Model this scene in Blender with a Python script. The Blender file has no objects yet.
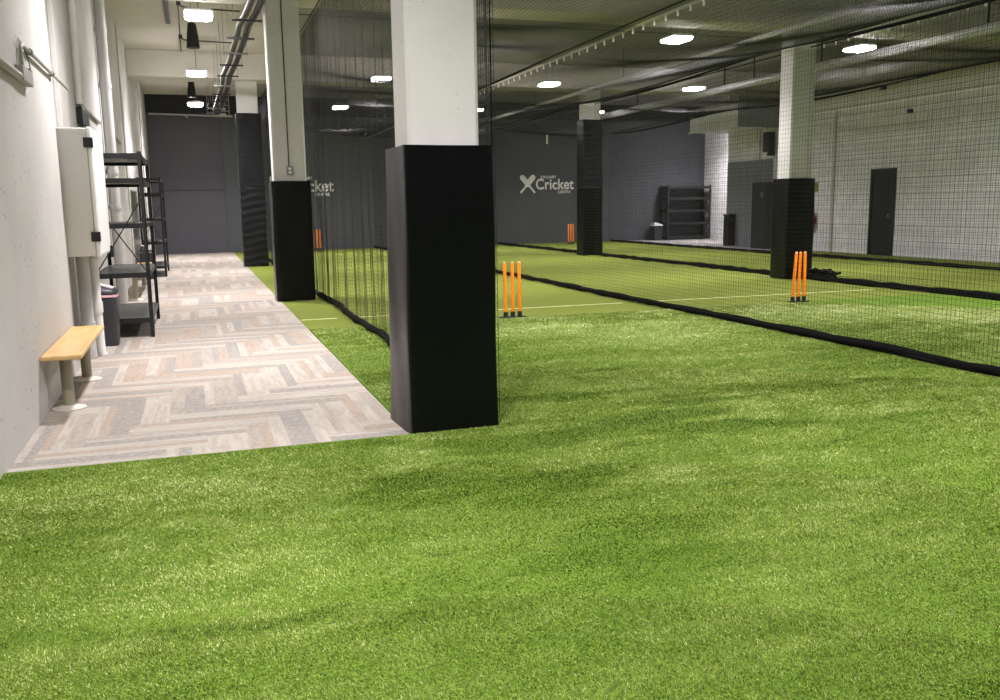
import bpy, bmesh, math, random
import numpy as np
from mathutils import Vector, Matrix
random.seed(7)
rng = np.random.default_rng(7)
SC = bpy.context.scene
COL = SC.collection
PI = math.pi

# ------------------------------------------------------------------ helpers
def lin(c):
    c = c / 255.0
    return c / 12.92 if c <= 0.04045 else ((c + 0.055) / 1.055) ** 2.4
def rgb(r, g, b):
    return (lin(r), lin(g), lin(b), 1.0)

class MB:
    """collects shapes in world coordinates, builds ONE mesh object"""
    def __init__(s):
        s.v = []; s.f = []
    def add(s, vs, fs):
        n = len(s.v)
        s.v += [tuple(v) for v in vs]
        s.f += [tuple(i + n for i in f) for f in fs]
        return s
    def box(s, x0, x1, y0, y1, z0, z1):
        vs = [(x, y, z) for z in (z0, z1) for y in (y0, y1) for x in (x0, x1)]
        return s.add(vs, [(0, 2, 3, 1), (4, 5, 7, 6), (0, 1, 5, 4), (2, 6, 7, 3), (0, 4, 6, 2), (1, 3, 7, 5)])
    def tube(s, pts, r, n=10, caps=True, rz=None):
        pts = [Vector(p) for p in pts]
        rs = r if isinstance(r, (list, tuple)) else [r] * len(pts)
        vs = []; fs = []
        up = None
        for i, p in enumerate(pts):
            if i == 0: d = pts[1] - p
            elif i == len(pts) - 1: d = p - pts[i - 1]
            else: d = pts[i + 1] - pts[i - 1]
            d.normalize()
            if up is None:
                up = Vector((0, 0, 1)) if abs(d.z) < 0.9 else Vector((1, 0, 0))
            a = d.cross(up).normalized(); b = a.cross(d).normalized(); up = b
            for k in range(n):
                t = 2 * PI * k / n
                vs.append(p + a * math.cos(t) * rs[i] + b * math.sin(t) * rs[i] * (rz or 1.0))
        for i in range(len(pts) - 1):
            for k in range(n):
                k2 = (k + 1) % n
                fs.append((i * n + k, i * n + k2, (i + 1) * n + k2, (i + 1) * n + k))
        if caps:
            fs.append(tuple(range(n))[::-1]); m = (len(pts) - 1) * n
            fs.append(tuple(range(m, m + n)))
        return s.add(vs, fs)
    def cyl(s, p0, p1, r, n=16):
        return s.tube([p0, p1], r, n)
    def lathe(s, cx, cy, prof, n=24, sx=1, sy=1):
        vs = []; fs = []
        for r, z in prof:
            for k in range(n):
                t = 2 * PI * k / n
                vs.append((cx + r * sx * math.cos(t), cy + r * sy * math.sin(t), z))
        for i in range(len(prof) - 1):
            for k in range(n):
                k2 = (k + 1) % n
                fs.append((i * n + k, i * n + k2, (i + 1) * n + k2, (i + 1) * n + k))
        fs.append(tuple(range(n))[::-1]); m = (len(prof) - 1) * n
        fs.append(tuple(range(m, m + n)))
        return s.add(vs, fs)
    def prism(s, poly, axis, a0, a1):
        """poly in the two remaining axes (x,z for axis y; x,y for z; y,z for x)"""
        def mk(p, a):
            return {'x': (a, p[0], p[1]), 'y': (p[0], a, p[1]), 'z': (p[0], p[1], a)}[axis]
        n = len(poly)
        vs = [mk(p, a0) for p in poly] + [mk(p, a1) for p in poly]
        fs = [tuple(range(n))[::-1], tuple(range(n, 2 * n))]
        fs += [(i, (i + 1) % n, n + (i + 1) % n, n + i) for i in range(n)]
        return s.add(vs, fs)
    def build(s, name, m, parent=None, bevel=0, smooth=False, seg=2):
        o0 = root_loc(parent)
        me = bpy.data.meshes.new(name)
        me.from_pydata([(v[0] - o0[0], v[1] - o0[1], v[2] - o0[2]) for v in s.v], [], s.f)
        bm = bmesh.new(); bm.from_mesh(me)
        bmesh.ops.recalc_face_normals(bm, faces=bm.faces)
        if bevel:
            es = [e for e in bm.edges if len(e.link_faces) == 2 and e.calc_face_angle(0) > 0.5]
            bmesh.ops.bevel(bm, geom=es, offset=bevel, segments=seg, affect='EDGES', profile=0.5, clamp_overlap=True)
        bm.to_mesh(me); bm.free()
        if smooth:
            for p in me.polygons: p.use_smooth = True
            try: me.set_sharp_from_angle(angle=0.7)
            except Exception: pass
        o = bpy.data.objects.new(name, me); COL.objects.link(o)
        if m: me.materials.append(m)
        if parent: o.parent = parent
        return o

def root_loc(p):
    x = y = z = 0
    while p is not None:
        x += p.location.x; y += p.location.y; z += p.location.z
        p = p.parent
    return (x, y, z)
def tag(o, label=None, cat=None, group=None, kind=None):
    if label: o['label'] = label
    if cat: o['category'] = cat
    if group: o['group'] = group
    if kind: o['kind'] = kind
    return o
def thing(name, loc, label, cat, group=None):
    o = bpy.data.objects.new(name, None); COL.objects.link(o)
    o.location = loc; o.empty_display_size = 0.1
    return tag(o, label, cat, group)
def struct(name, mb, m, bevel=0):
    return tag(mb.build(name, m, None, bevel), kind='structure')
def copy_tree(o, parent=None, loc=None, label=None):
    c = o.copy(); COL.objects.link(c); c.parent = parent
    if loc is not None: c.location = loc
    if label: c['label'] = label
    for ch in list(o.children): copy_tree(ch, c)
    return c

# ------------------------------------------------------------------ materials
def mat(name, col, rough=0.5, metal=0.0, spec=0.5):
    m = bpy.data.materials.new(name); m.use_nodes = True
    b = m.node_tree.nodes['Principled BSDF']
    b.inputs['Base Color'].default_value = col
    b.inputs['Roughness'].default_value = rough
    b.inputs['Metallic'].default_value = metal
    b.inputs['Specular IOR Level'].default_value = spec
    return m
class NT:
    def __init__(s, m):
        s.t = m.node_tree; s.n = s.t.nodes; s.b = s.n['Principled BSDF']
    def new(s, typ, ins=None, **kw):
        nd = s.n.new(typ)
        for k, v in kw.items(): setattr(nd, k, v)
        for k, v in (ins or {}).items():
            if isinstance(v, bpy.types.NodeSocket): s.t.links.new(v, nd.inputs[k])
            else: nd.inputs[k].default_value = v
        return nd
    def coord(s, sx=1, sy=1, sz=1, src='Object'):
        tc = s.new('ShaderNodeTexCoord')
        return s.new('ShaderNodeMapping', {'Vector': tc.outputs[src], 'Scale': (sx, sy, sz)}).outputs[0]
    def noise(s, vec, scale, detail=3, rough=0.55):
        return s.new('ShaderNodeTexNoise', {'Vector': vec, 'Scale': scale, 'Detail': detail, 'Roughness': rough}).outputs[0]
    def ramp(s, fac, stops):
        r = s.new('ShaderNodeValToRGB', {'Fac': fac}); e = r.color_ramp.elements
        while len(e) < len(stops): e.new(0.5)
        for i, (p, c) in enumerate(stops): e[i].position = p; e[i].color = c if len(c) == 4 else (*c, 1)
        return r.outputs[0]
    def mix(s, fac, a, b, mode='MIX'):
        nd = s.new('ShaderNodeMix', data_type='RGBA', blend_type=mode)
        for idx, v in ((0, fac), (6, a), (7, b)):
            if isinstance(v, bpy.types.NodeSocket): s.t.links.new(v, nd.inputs[idx])
            else: nd.inputs[idx].default_value = v
        return nd.outputs[2]
    def math(s, op, a, b=0.0):
        nd = s.new('ShaderNodeMath', operation=op)
        for i, v in enumerate((a, b)):
            if isinstance(v, bpy.types.NodeSocket): s.t.links.new(v, nd.inputs[i])
            else: nd.inputs[i].default_value = v
        return nd.outputs[0]
    def bump(s, h, strength=0.3, dist=0.01):
        nd = s.new('ShaderNodeBump', {'Height': h, 'Strength': strength, 'Distance': dist})
        s.t.links.new(nd.outputs[0], s.b.inputs['Normal'])
    def base(s, c): s.t.links.new(c, s.b.inputs['Base Color'])
    def rough(s, c): s.t.links.new(c, s.b.inputs['Roughness'])

def concrete(name, c, pits=1.0):
    m = mat(name, rgb(*c), 0.75, spec=0.3); t = NT(m)
    v = t.coord()
    big = t.noise(v, 0.9, 4); fine = t.noise(v, 14, 4)
    d = tuple(x * 0.86 for x in rgb(*c)[:3]) + (1,)
    col = t.mix(t.ramp(big, [(0.35, (0, 0, 0)), (0.7, (1, 1, 1))]), rgb(*c), d)
    vor = t.new('ShaderNodeTexVoronoi', {'Vector': v, 'Scale': 11.0, 'Randomness': 1.0}).outputs['Distance']
    pit = t.ramp(vor, [(0.07, (1, 1, 1)), (0.12, (0, 0, 0))])
    gate = t.ramp(t.noise(v, 2.3, 3), [(0.45, (0, 0, 0)), (0.56, (1, 1, 1))])
    k = t.math('MULTIPLY', t.math('MULTIPLY', pit, gate), min(1.0, 0.8 * pits))
    col = t.mix(k, col, rgb(74, 71, 68))
    # hairline cracks
    w = t.new('ShaderNodeTexVoronoi', {'Vector': t.new('ShaderNodeVectorMath', {0: v, 1: (0, 0, 0)}, operation='ADD').outputs[0], 'Scale': 0.55}, feature='DISTANCE_TO_EDGE').outputs['Distance']
    crack = t.ramp(w, [(0.0, (1, 1, 1)), (0.002, (0, 0, 0))])
    col = t.mix(t.math('MULTIPLY', crack, 0.12 * max(0, pits - 1)), col, rgb(150, 146, 140))
    t.base(col); t.bump(t.math('ADD', fine, t.math('MULTIPLY', k, -2.0)), 0.25, 0.01)
    return m

M = {}
M['wall_white'] = concrete('white_painted_concrete', (192, 190, 187), 1.3)
M['ceiling'] = concrete('ceiling_painted_concrete', (212, 207, 197), 0.5)
M['ceiling_hall'] = concrete('net_shaded_ceiling_concrete', (150, 148, 142), 0.5)  # ceiling concrete with the shade of the overhead nets put into its colour
M['column_white'] = concrete('column_painted_concrete', (208, 207, 204), 0.7)
def brick_mat():
    m = mat('white_painted_brick', rgb(214, 214, 216), 0.7, spec=0.3); t = NT(m)
    tc = t.new('ShaderNodeTexCoord'); sep = t.new('ShaderNodeSeparateXYZ', {'Vector': tc.outputs['Object']})
    u = t.math('ADD', sep.outputs[1], sep.outputs[0])
    cv = t.new('ShaderNodeCombineXYZ', {'X': u, 'Y': sep.outputs[2]}).outputs[0]
    b = t.new('ShaderNodeTexBrick', {'Vector': cv, 'Scale': 1.0, 'Mortar Size': 0.008, 'Brick Width': 0.4, 'Row Height': 0.2,
              'Color1': rgb(242, 241, 242), 'Color2': rgb(228, 228, 230), 'Mortar': rgb(196, 196, 196)})
    n = t.noise(cv, 1.3, 4)
    t.base(t.mix(t.math('MULTIPLY', n, 0.25), b.outputs[0], rgb(180, 178, 176)))
    t.bump(b.outputs[1], -0.3, 0.01)
    return m
M['brick'] = brick_mat()
def charcoal(name, c, axis, per):
    m = mat(name, rgb(*c), 0.6, spec=0.35); t = NT(m)
    tc = t.new('ShaderNodeTexCoord'); sep = t.new('ShaderNodeSeparateXYZ', {'Vector': tc.outputs['Object']})
    p = t.math('FRACT', t.math('MULTIPLY', sep.outputs[axis], 1.0 / per))
    groove = t.ramp(p, [(0.0, (1, 1, 1)), (0.05, (0, 0, 0))])
    n = t.noise(t.coord(1, 1, 0.3), 1.5, 4)
    d = tuple(x * 0.7 for x in rgb(*c)[:3]) + (1,)
    col = t.mix(t.math('MULTIPLY', groove, 0.6), t.mix(n, rgb(*c), d), d)
    t.base(col); t.bump(groove, -0.3, 0.01)
    return m
M['shutter'] = charcoal('charcoal_shutter', (86, 86, 93), 2, 0.285)
M['charcoal'] = charcoal('charcoal_cladding', (86, 88, 94), 0, 0.9)
M['charcoal_shaded'] = charcoal('shaded_upper_wall', (40, 40, 44), 0, 0.9)
def vinyl(name, c, rough, wr):
    m = mat(name, rgb(*c), rough, spec=0.3); t = NT(m)
    n = t.noise(t.coord(1.5, 1.5, 4), 2.2, 3)
    n2 = t.noise(t.coord(), 350, 1)
    t.bump(t.math('ADD', t.math('MULTIPLY', n, wr), t.math('MULTIPLY', n2, 0.03)), 0.5, 0.03)
    return m
M['pad'] = vinyl('black_vinyl_cover', (4, 5, 7), 0.32, 0.3)
M['pad_wrinkled'] = vinyl('wrinkled_black_vinyl', (18, 19, 22), 0.38, 0.8)
M['pad_edge'] = mat('pad_edge_binding', rgb(22, 22, 24), 0.5, spec=0.3)
M['net'] = mat('black_nylon_net', rgb(12, 12, 13), 0.5, spec=0.4)
M['net_band'] = mat('black_net_skirt', rgb(7, 7, 8), 0.85, spec=0.15)
M['rope'] = mat('grey_steel_cable', rgb(170, 170, 168), 0.4, 0.6)
M['hook'] = mat('galvanised_hook', rgb(235, 235, 230), 0.35, 0.3)
M['steel'] = mat('galvanised_steel', rgb(150, 150, 150), 0.4, 0.6)
M['steel_dark'] = mat('dark_conduit', rgb(70, 70, 72), 0.45, 0.5)
M['pipe_white'] = mat('white_pipe', rgb(214, 213, 209), 0.45)
M['pipe_grey'] = mat('grey_pipe', rgb(178, 178, 176), 0.5)
M['pipe_olive'] = mat('grey_painted_pipe', rgb(150, 148, 140), 0.5)
M['duct'] = mat('spiral_duct_metal', rgb(230, 230, 230), 0.4, 0.15)
M['duct_white'] = mat('white_duct_panel', rgb(222, 222, 220), 0.5)
M['cabinet'] = mat('cabinet_enamel', rgb(208, 207, 203), 0.45)
M['cabinet_door'] = mat('cabinet_door_enamel', rgb(232, 232, 230), 0.45)
M['black_plastic'] = mat('black_plastic', rgb(20, 20, 22), 0.45)
M['black_metal'] = mat('black_powder_coat', rgb(24, 25, 27), 0.45)
M['shelf_board'] = mat('dark_shelf_board', rgb(58, 66, 68), 0.33)
M['charcoal_plastic'] = mat('charcoal_plastic', rgb(52, 52, 58), 0.45)
M['lid_grey'] = mat('pale_lid', rgb(205, 205, 205), 0.4)
M['pink'] = mat('pink_bag', rgb(225, 175, 180), 0.6)
M['orange'] = mat('orange_plastic', rgb(248, 138, 20), 0.4)
M['stump_tip'] = mat('pale_orange_tip', rgb(250, 196, 140), 0.5)
M['rubber'] = mat('black_rubber', rgb(16, 16, 17), 0.6)
M['post'] = mat('olive_grey_post', rgb(150, 145, 126), 0.5)
M['flange'] = mat('cream_flange', rgb(205, 200, 188), 0.5)
M['black_door'] = charcoal('black_door_paint', (34, 35, 40), 1, 0.12)
M['door_frame'] = mat('black_frame_paint', rgb(26, 27, 30), 0.5)
M['red'] = mat('red_enamel', rgb(190, 28, 30), 0.35)
M['green_sign'] = mat('green_sign_plate', rgb(120, 138, 66), 0.5)
M['white_mark'] = mat('white_wall_vinyl', rgb(248, 248, 248), 0.6)
M['grey_panel'] = mat('grey_blue_panel', rgb(128, 130, 134), 0.6)
M['outlet'] = mat('outlet_plate', rgb(140, 140, 138), 0.45, 0.3)
M['locker'] = mat('dark_locker', rgb(44, 45, 49), 0.5)
def wood():
    m = mat('varnished_pine', rgb(205, 163, 100), 0.35); t = NT(m)
    v = t.coord(6, 0.5, 6)
    n = t.noise(v, 5, 4)
    v2 = t.new('ShaderNodeTexBrick', {'Vector': t.new('ShaderNodeMapping', {'Vector': t.new('ShaderNodeTexCoord').outputs['Object'], 'Rotation': (0, 0, PI / 2)}).outputs[0],
        'Scale': 1.0, 'Mortar Size': 0.0, 'Brick Width': 0.3, 'Row Height': 0.055, 'Color1': rgb(216, 186, 132), 'Color2': rgb(204, 166, 108), 'Mortar': rgb(196, 160, 104)}).outputs[0]
    t.base(t.mix(t.math('MULTIPLY', n, 0.45), v2, rgb(184, 144, 88)))
    return m
M['wood'] = wood()
M['wood_edge'] = mat('dark_oiled_edge', rgb(150, 112, 64), 0.4)
def emis(name, strength, col=(1, 0.945, 0.955, 1)):
    m = mat(name, (0.9, 0.9, 0.9, 1), 0.5)
    b = m.node_tree.nodes['Principled BSDF']
    b.inputs['Emission Color'].default_value = col; b.inputs['Emission Strength'].default_value = strength
    return m
LIGHT = 80.0
WATT = 135.0
M['lamp'] = emis('led_diffuser', LIGHT)
M['lamp_body'] = mat('lamp_housing', rgb(225, 225, 222), 0.4)

def turf():
    m = mat('long_pile_turf', rgb(110, 140, 50), 0.9, spec=0.08); t = NT(m)
    v = t.coord()
    blade = t.noise(v, 75, 2, 0.75); blade2 = t.noise(v, 28, 3, 0.7)
    nap = t.noise(t.coord(0.6, 1.5, 1), 1.6, 5, 0.65)
    c = t.ramp(blade, [(0.3, rgb(60, 90, 12)), (0.5, rgb(110, 142, 44)), (0.7, rgb(160, 186, 84))])
    c2 = t.ramp(blade2, [(0.3, rgb(68, 94, 24)), (0.68, rgb(128, 148, 66))])
    c = t.mix(0.42, c, c2)
    dk = t.ramp(nap, [(0.38, (1, 1, 1)), (0.52, (0, 0, 0))])
    c = t.mix(t.math('MULTIPLY', dk, 0.45), c, rgb(74, 106, 24))  # nap shading mixed into the turf colour
    c = t.mix(0.4, c, rgb(66, 96, 24))
    t.base(c)
    t.bump(t.math('ADD', blade, t.math('MULTIPLY', blade2, 1.2)), 0.8, 0.02)
    return m
M['turf'] = turf()
def pitch():
    m = mat('short_pile_turf', rgb(126, 146, 58), 0.9, spec=0.05); t = NT(m)
    n = t.noise(t.coord(), 2.0, 4); f = t.noise(t.coord(), 120, 2)
    c = t.mix(n, rgb(122, 133, 62), rgb(108, 120, 50))
    t.base(t.mix(t.math('MULTIPLY', f, 0.35), c, rgb(88, 100, 40)))
    t.bump(f, 0.3, 0.006)
    return m
M['pitch'] = pitch()
def blade_mat():
    m = mat('turf_fibre', rgb(120, 155, 58), 0.6, spec=0.18); t = NT(m)
    a = t.new('ShaderNodeAttribute', attribute_name='fibre').outputs['Fac']
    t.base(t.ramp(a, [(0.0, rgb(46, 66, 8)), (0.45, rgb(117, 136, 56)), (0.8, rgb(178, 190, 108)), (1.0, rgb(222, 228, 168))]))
    return m
M['blade'] = blade_mat()
M['crease'] = mat('pale_line_paint', rgb(196, 202, 140), 0.6)
def carpet(name, grey=False):
    m = mat(name, rgb(190, 178, 165), 0.9, spec=0.15); t = NT(m)
    at = t.new('ShaderNodeAttribute', attribute_name='plank').outputs['Color']
    sp = t.new('ShaderNodeSeparateColor', {'Color': at})
    r, hv, s = sp.outputs[0], sp.outputs[1], sp.outputs[2]
    off = t.new('ShaderNodeCombineXYZ', {'X': t.math('MULTIPLY', r, 37.0), 'Y': t.math('MULTIPLY', s, 53.0)}).outputs[0]
    vh = t.new('ShaderNodeVectorMath', {0: t.coord(1.6, 14, 1), 1: off}, operation='ADD').outputs[0]
    vv = t.new('ShaderNodeVectorMath', {0: t.coord(14, 1.6, 1), 1: off}, operation='ADD').outputs[0]
    nh = t.noise(vh, 1.6, 4, 0.65); nv = t.noise(vv, 1.6, 4, 0.65)
    n = t.math('ADD', t.math('MULTIPLY', nh, hv), t.math('MULTIPLY', nv, t.math('SUBTRACT', 1.0, hv)))
    if grey: cols = [rgb(138, 137, 136), rgb(156, 155, 154), rgb(146, 144, 144), rgb(162, 160, 158)]
    else: cols = [rgb(140, 137, 132), rgb(171, 164, 155), rgb(158, 144, 130), rgb(156, 149, 140)]
    nd = t.new('ShaderNodeValToRGB', {'Fac': r}); nd.color_ramp.interpolation = 'CONSTANT'
    e = nd.color_ramp.elements
    while len(e) < 4: e.new(0.5)
    for i, p in enumerate((0.0, 0.22, 0.60, 0.82)): e[i].position = p; e[i].color = cols[i]
    dark = t.mix(0.4, nd.outputs[0], rgb(128, 119, 112))
    k = t.ramp(n, [(0.44, (0, 0, 0)), (0.6, (1, 1, 1))])
    c = t.mix(k, nd.outputs[0], dark)
    mott = t.noise(t.coord(), 26, 3, 0.75)
    c = t.mix(t.math('MULTIPLY', t.ramp(mott, [(0.45, (0, 0, 0)), (0.65, (1, 1, 1))]), 0.5), c, rgb(178, 171, 162) if not grey else rgb(168, 168, 168))
    t.base(c); t.bump(t.noise(t.coord(), 160, 2), 0.4, 0.005)
    return m
M['carpet'] = carpet('plank_carpet'); M['carpet_grey'] = carpet('grey_carpet', True)
M['slab'] = mat('concrete_slab', rgb(120, 120, 118), 0.8)

# ------------------------------------------------------------------ room
H = 5.26          # ceiling height
YF = 32.6         # far wall
YB = -5.0         # wall behind the camera
XL, XL2, XR, XR2 = -1.105, -1.25, 17.4, 19.9
struct('floor', MB().box(-1.6, 20.4, YB - 0.3, YF + 0.4, -0.3, -0.035), M['slab'])
struct('ceiling', MB().box(-1.6, 1.98, YB - 0.3, YF + 0.4, H, H + 0.3), M['ceiling'])
struct('ceiling_hall', MB().box(1.98, 20.4, YB - 0.3, YF + 0.4, H, H + 0.3), M['ceiling_hall'])
wl = MB()
wl.box(-1.6, XL, YB, 9.04, -0.04, H)
struct('wall_left', wl, M['wall_white'])
struct('wall_left_far', MB().box(-1.6, XL2, 9.04, YF, -0.04, H), M['wall_white'])
for i, (a, b, d) in enumerate([(10.35, 11.05, 0.05), (12.55, 12.9, 0.04), (20.6, 20.9, 0.025), (28.0, 28.3, 0.025)]):
    struct('trim_%d' % (i + 1), MB().box(XL2, XL2 + d, a, b, 0.0, H), M['wall_white'], 0.008)
struct('wall_right', MB().box(XR, 20.4, YB, 27.0, -0.04, H), M['brick'])
struct('wall_recess', MB().box(XR2, 20.4, 27.0, YF, -0.04, H), M['brick'])
struct('wall_back', MB().box(-1.6, 20.4, YB - 0.3, YB, -0.04, H), M['charcoal'])
struct('wall_far', MB().box(-1.6, 20.4, YF, YF + 0.4, -0.04, H), M['charcoal'])
struct('wall_far_upper_shade', MB().box(XL2, XR2, YF - 0.03, YF, 4.66, H), M['charcoal_shaded'])  # dark strip painting in the shade above lamp height
# roller shutter at the end of the walkway, with its guide post
struct('door_1', MB().box(XL2, 1.12, YF - 0.05, YF, 0.0, 4.55), M['shutter'])
struct('trim_7', MB().box(1.12, 1.62, YF - 0.09, YF, 0.0, 4.64), M['charcoal'], 0.01)
tag(MB().box(-1.0, 1.1, YF - 0.075, YF - 0.05, 2.12, 2.16).build('seam_bar', M['steel_dark'], bpy.data.objects['door_1'], 0.004))
# vertical cladding boards and corner posts on the far wall
k = 8
for x, w in ((10.9, 0.09), (12.0, 0.05), (13.6, 0.05), (15.1, 0.05), (16.6, 0.05), (5.4, 0.05), (7.6, 0.05), (3.1, 0.05)):
    struct('trim_%d' % k, MB().box(x, x + w, YF - (0.05 if w > 0.06 else 0.008), YF, 0.0, 4.35), M['shutter' if w > 0.06 else 'charcoal'], 0.003); k += 1
# beams across the hall over each column row, upper ledge of the right wall
for i, y in enumerate((5.45, 14.45, 23.65)):
    tag(MB().box(XL2, XR, y, y + 0.75, 4.63, H).build('beam', M['ceiling'], None, 0.02), kind='structure')
struct('trim_%d' % k, MB().box(XR - 0.12, XR, YB, 24.0, 4.02, H), M['ceiling'], 0.01); k += 1
# ceiling slab joints
for y in (1.0, 9.9, 18.8, 27.9):
    tag(MB().box(1.98, XR, y, y + 0.03, H - 0.012, H).build('ceiling_joint', M['steel_dark']), kind='structure')

# columns
COLS = [(1.315, 5.645, 0.47, 0.41), (1.25, 14.71, 0.51, 0.38), (1.24, 24.06, 0.51, 0.38), (10.63, 14.42, 0.5, 0.4), (10.66, 23.85, 0.5, 0.4), (10.63, 5.45, 0.5, 0.4)]
for x, y, w_, d_ in COLS:
    tag(MB().box(x, x + w_, y, y + d_, 0.0, 4.66).build('column', M['column_white'], None, 0.025, seg=1), kind='structure')

# plank carpet (herringbone planks of four square units)
def carpet_mesh(name, x0, x1, y0, y1, m, W=0.25, z=0.0, skew=0.0):
    vs = []; fs = []; cs = []
    nx = math.ceil((x1 - x0) / W); ny = math.ceil((y1 - y0) / W)
    rr = {}
    for j in range(ny):
        for i in range(nx):
            t = (i - j) % 8
            pid = ('h', i - t, j) if t < 4 else ('v', i, j + (t - 4))
            if pid not in rr:
                c1, c2 = random.choice(((0.3, 0.62), (0.5, 0.78), (0.25, 0.5), (0.42, 0.66)))
                rr[pid] = [(0, c1, random.random()), (c1, c2, random.random()), (c2, 1, random.random())], random.random()
            a0 = x0 + i * W; b0 = y0 + j * W
            if a0 >= x1 - 1e-4: continue
            for f0, f1, cc in rr[pid][0]:
                if t < 4: q = (a0, min(x1, a0 + W), b0 + W * f0, b0 + W * f1)
                else: q = (a0 + W * f0, a0 + W * f1, b0, b0 + W)
                q = (q[0], min(q[1], x1), q[2], min(q[3], y1))
                if q[1] <= q[0] or q[3] <= q[2]: continue
                n = len(vs)
                vs += [(q[0], q[2], z), (q[1], q[2], z), (q[1], q[3], z), (q[0], q[3], z)]
                fs.append((n, n + 1, n + 2, n + 3)); cs.append((cc, 1.0 if t < 4 else 0.0, rr[pid][1], 1.0))
    # closed underside skirt so the carpet has thickness
    n = len(vs)
    vs += [(x0, y0, z - 0.035), (x1, y0, z - 0.035), (x1, y1, z - 0.035), (x0, y1, z - 0.035)]
    fs.append((n + 3, n + 2, n + 1, n)); cs.append((0.5, 0, 0, 1))
    me = bpy.data.meshes.new(name); me.from_pydata(vs, [], fs)
    a = me.attributes.new('plank', 'FLOAT_COLOR', 'FACE')
    a.data.foreach_set('color', np.array(cs, dtype=np.float32).ravel())
    me.materials.append(m)
    o = bpy.data.objects.new(name, me); COL.objects.link(o)
    return tag(o, kind='structure')
carpet_mesh('floor_carpet', XL2, 1.26, 5.56, YF, M['carpet'])
carpet_mesh('floor_carpet_grey', 15.65, XR2, 21.9, YF, M['carpet_grey'])
# turf: long pile near, short pile beyond the bowling line
def slab(name, x0, x1, y0, y1, m, z):
    return struct(name, MB().box(x0, x1, y0, y1, -0.035, z), m)
slab('floor_turf', -1.2, XR, YB, 5.56, M['turf'], 0.012)
slab('floor_turf_lanes', 1.26, XR, 5.56, 11.02, M['turf'], 0.012)
slab('floor_pitch', 1.26, 15.65, 11.02, YF, M['pitch'], 0.002)
slab('floor_pitch_side', 15.65, XR, 11.02, 21.9, M['pitch'], 0.002)
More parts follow.
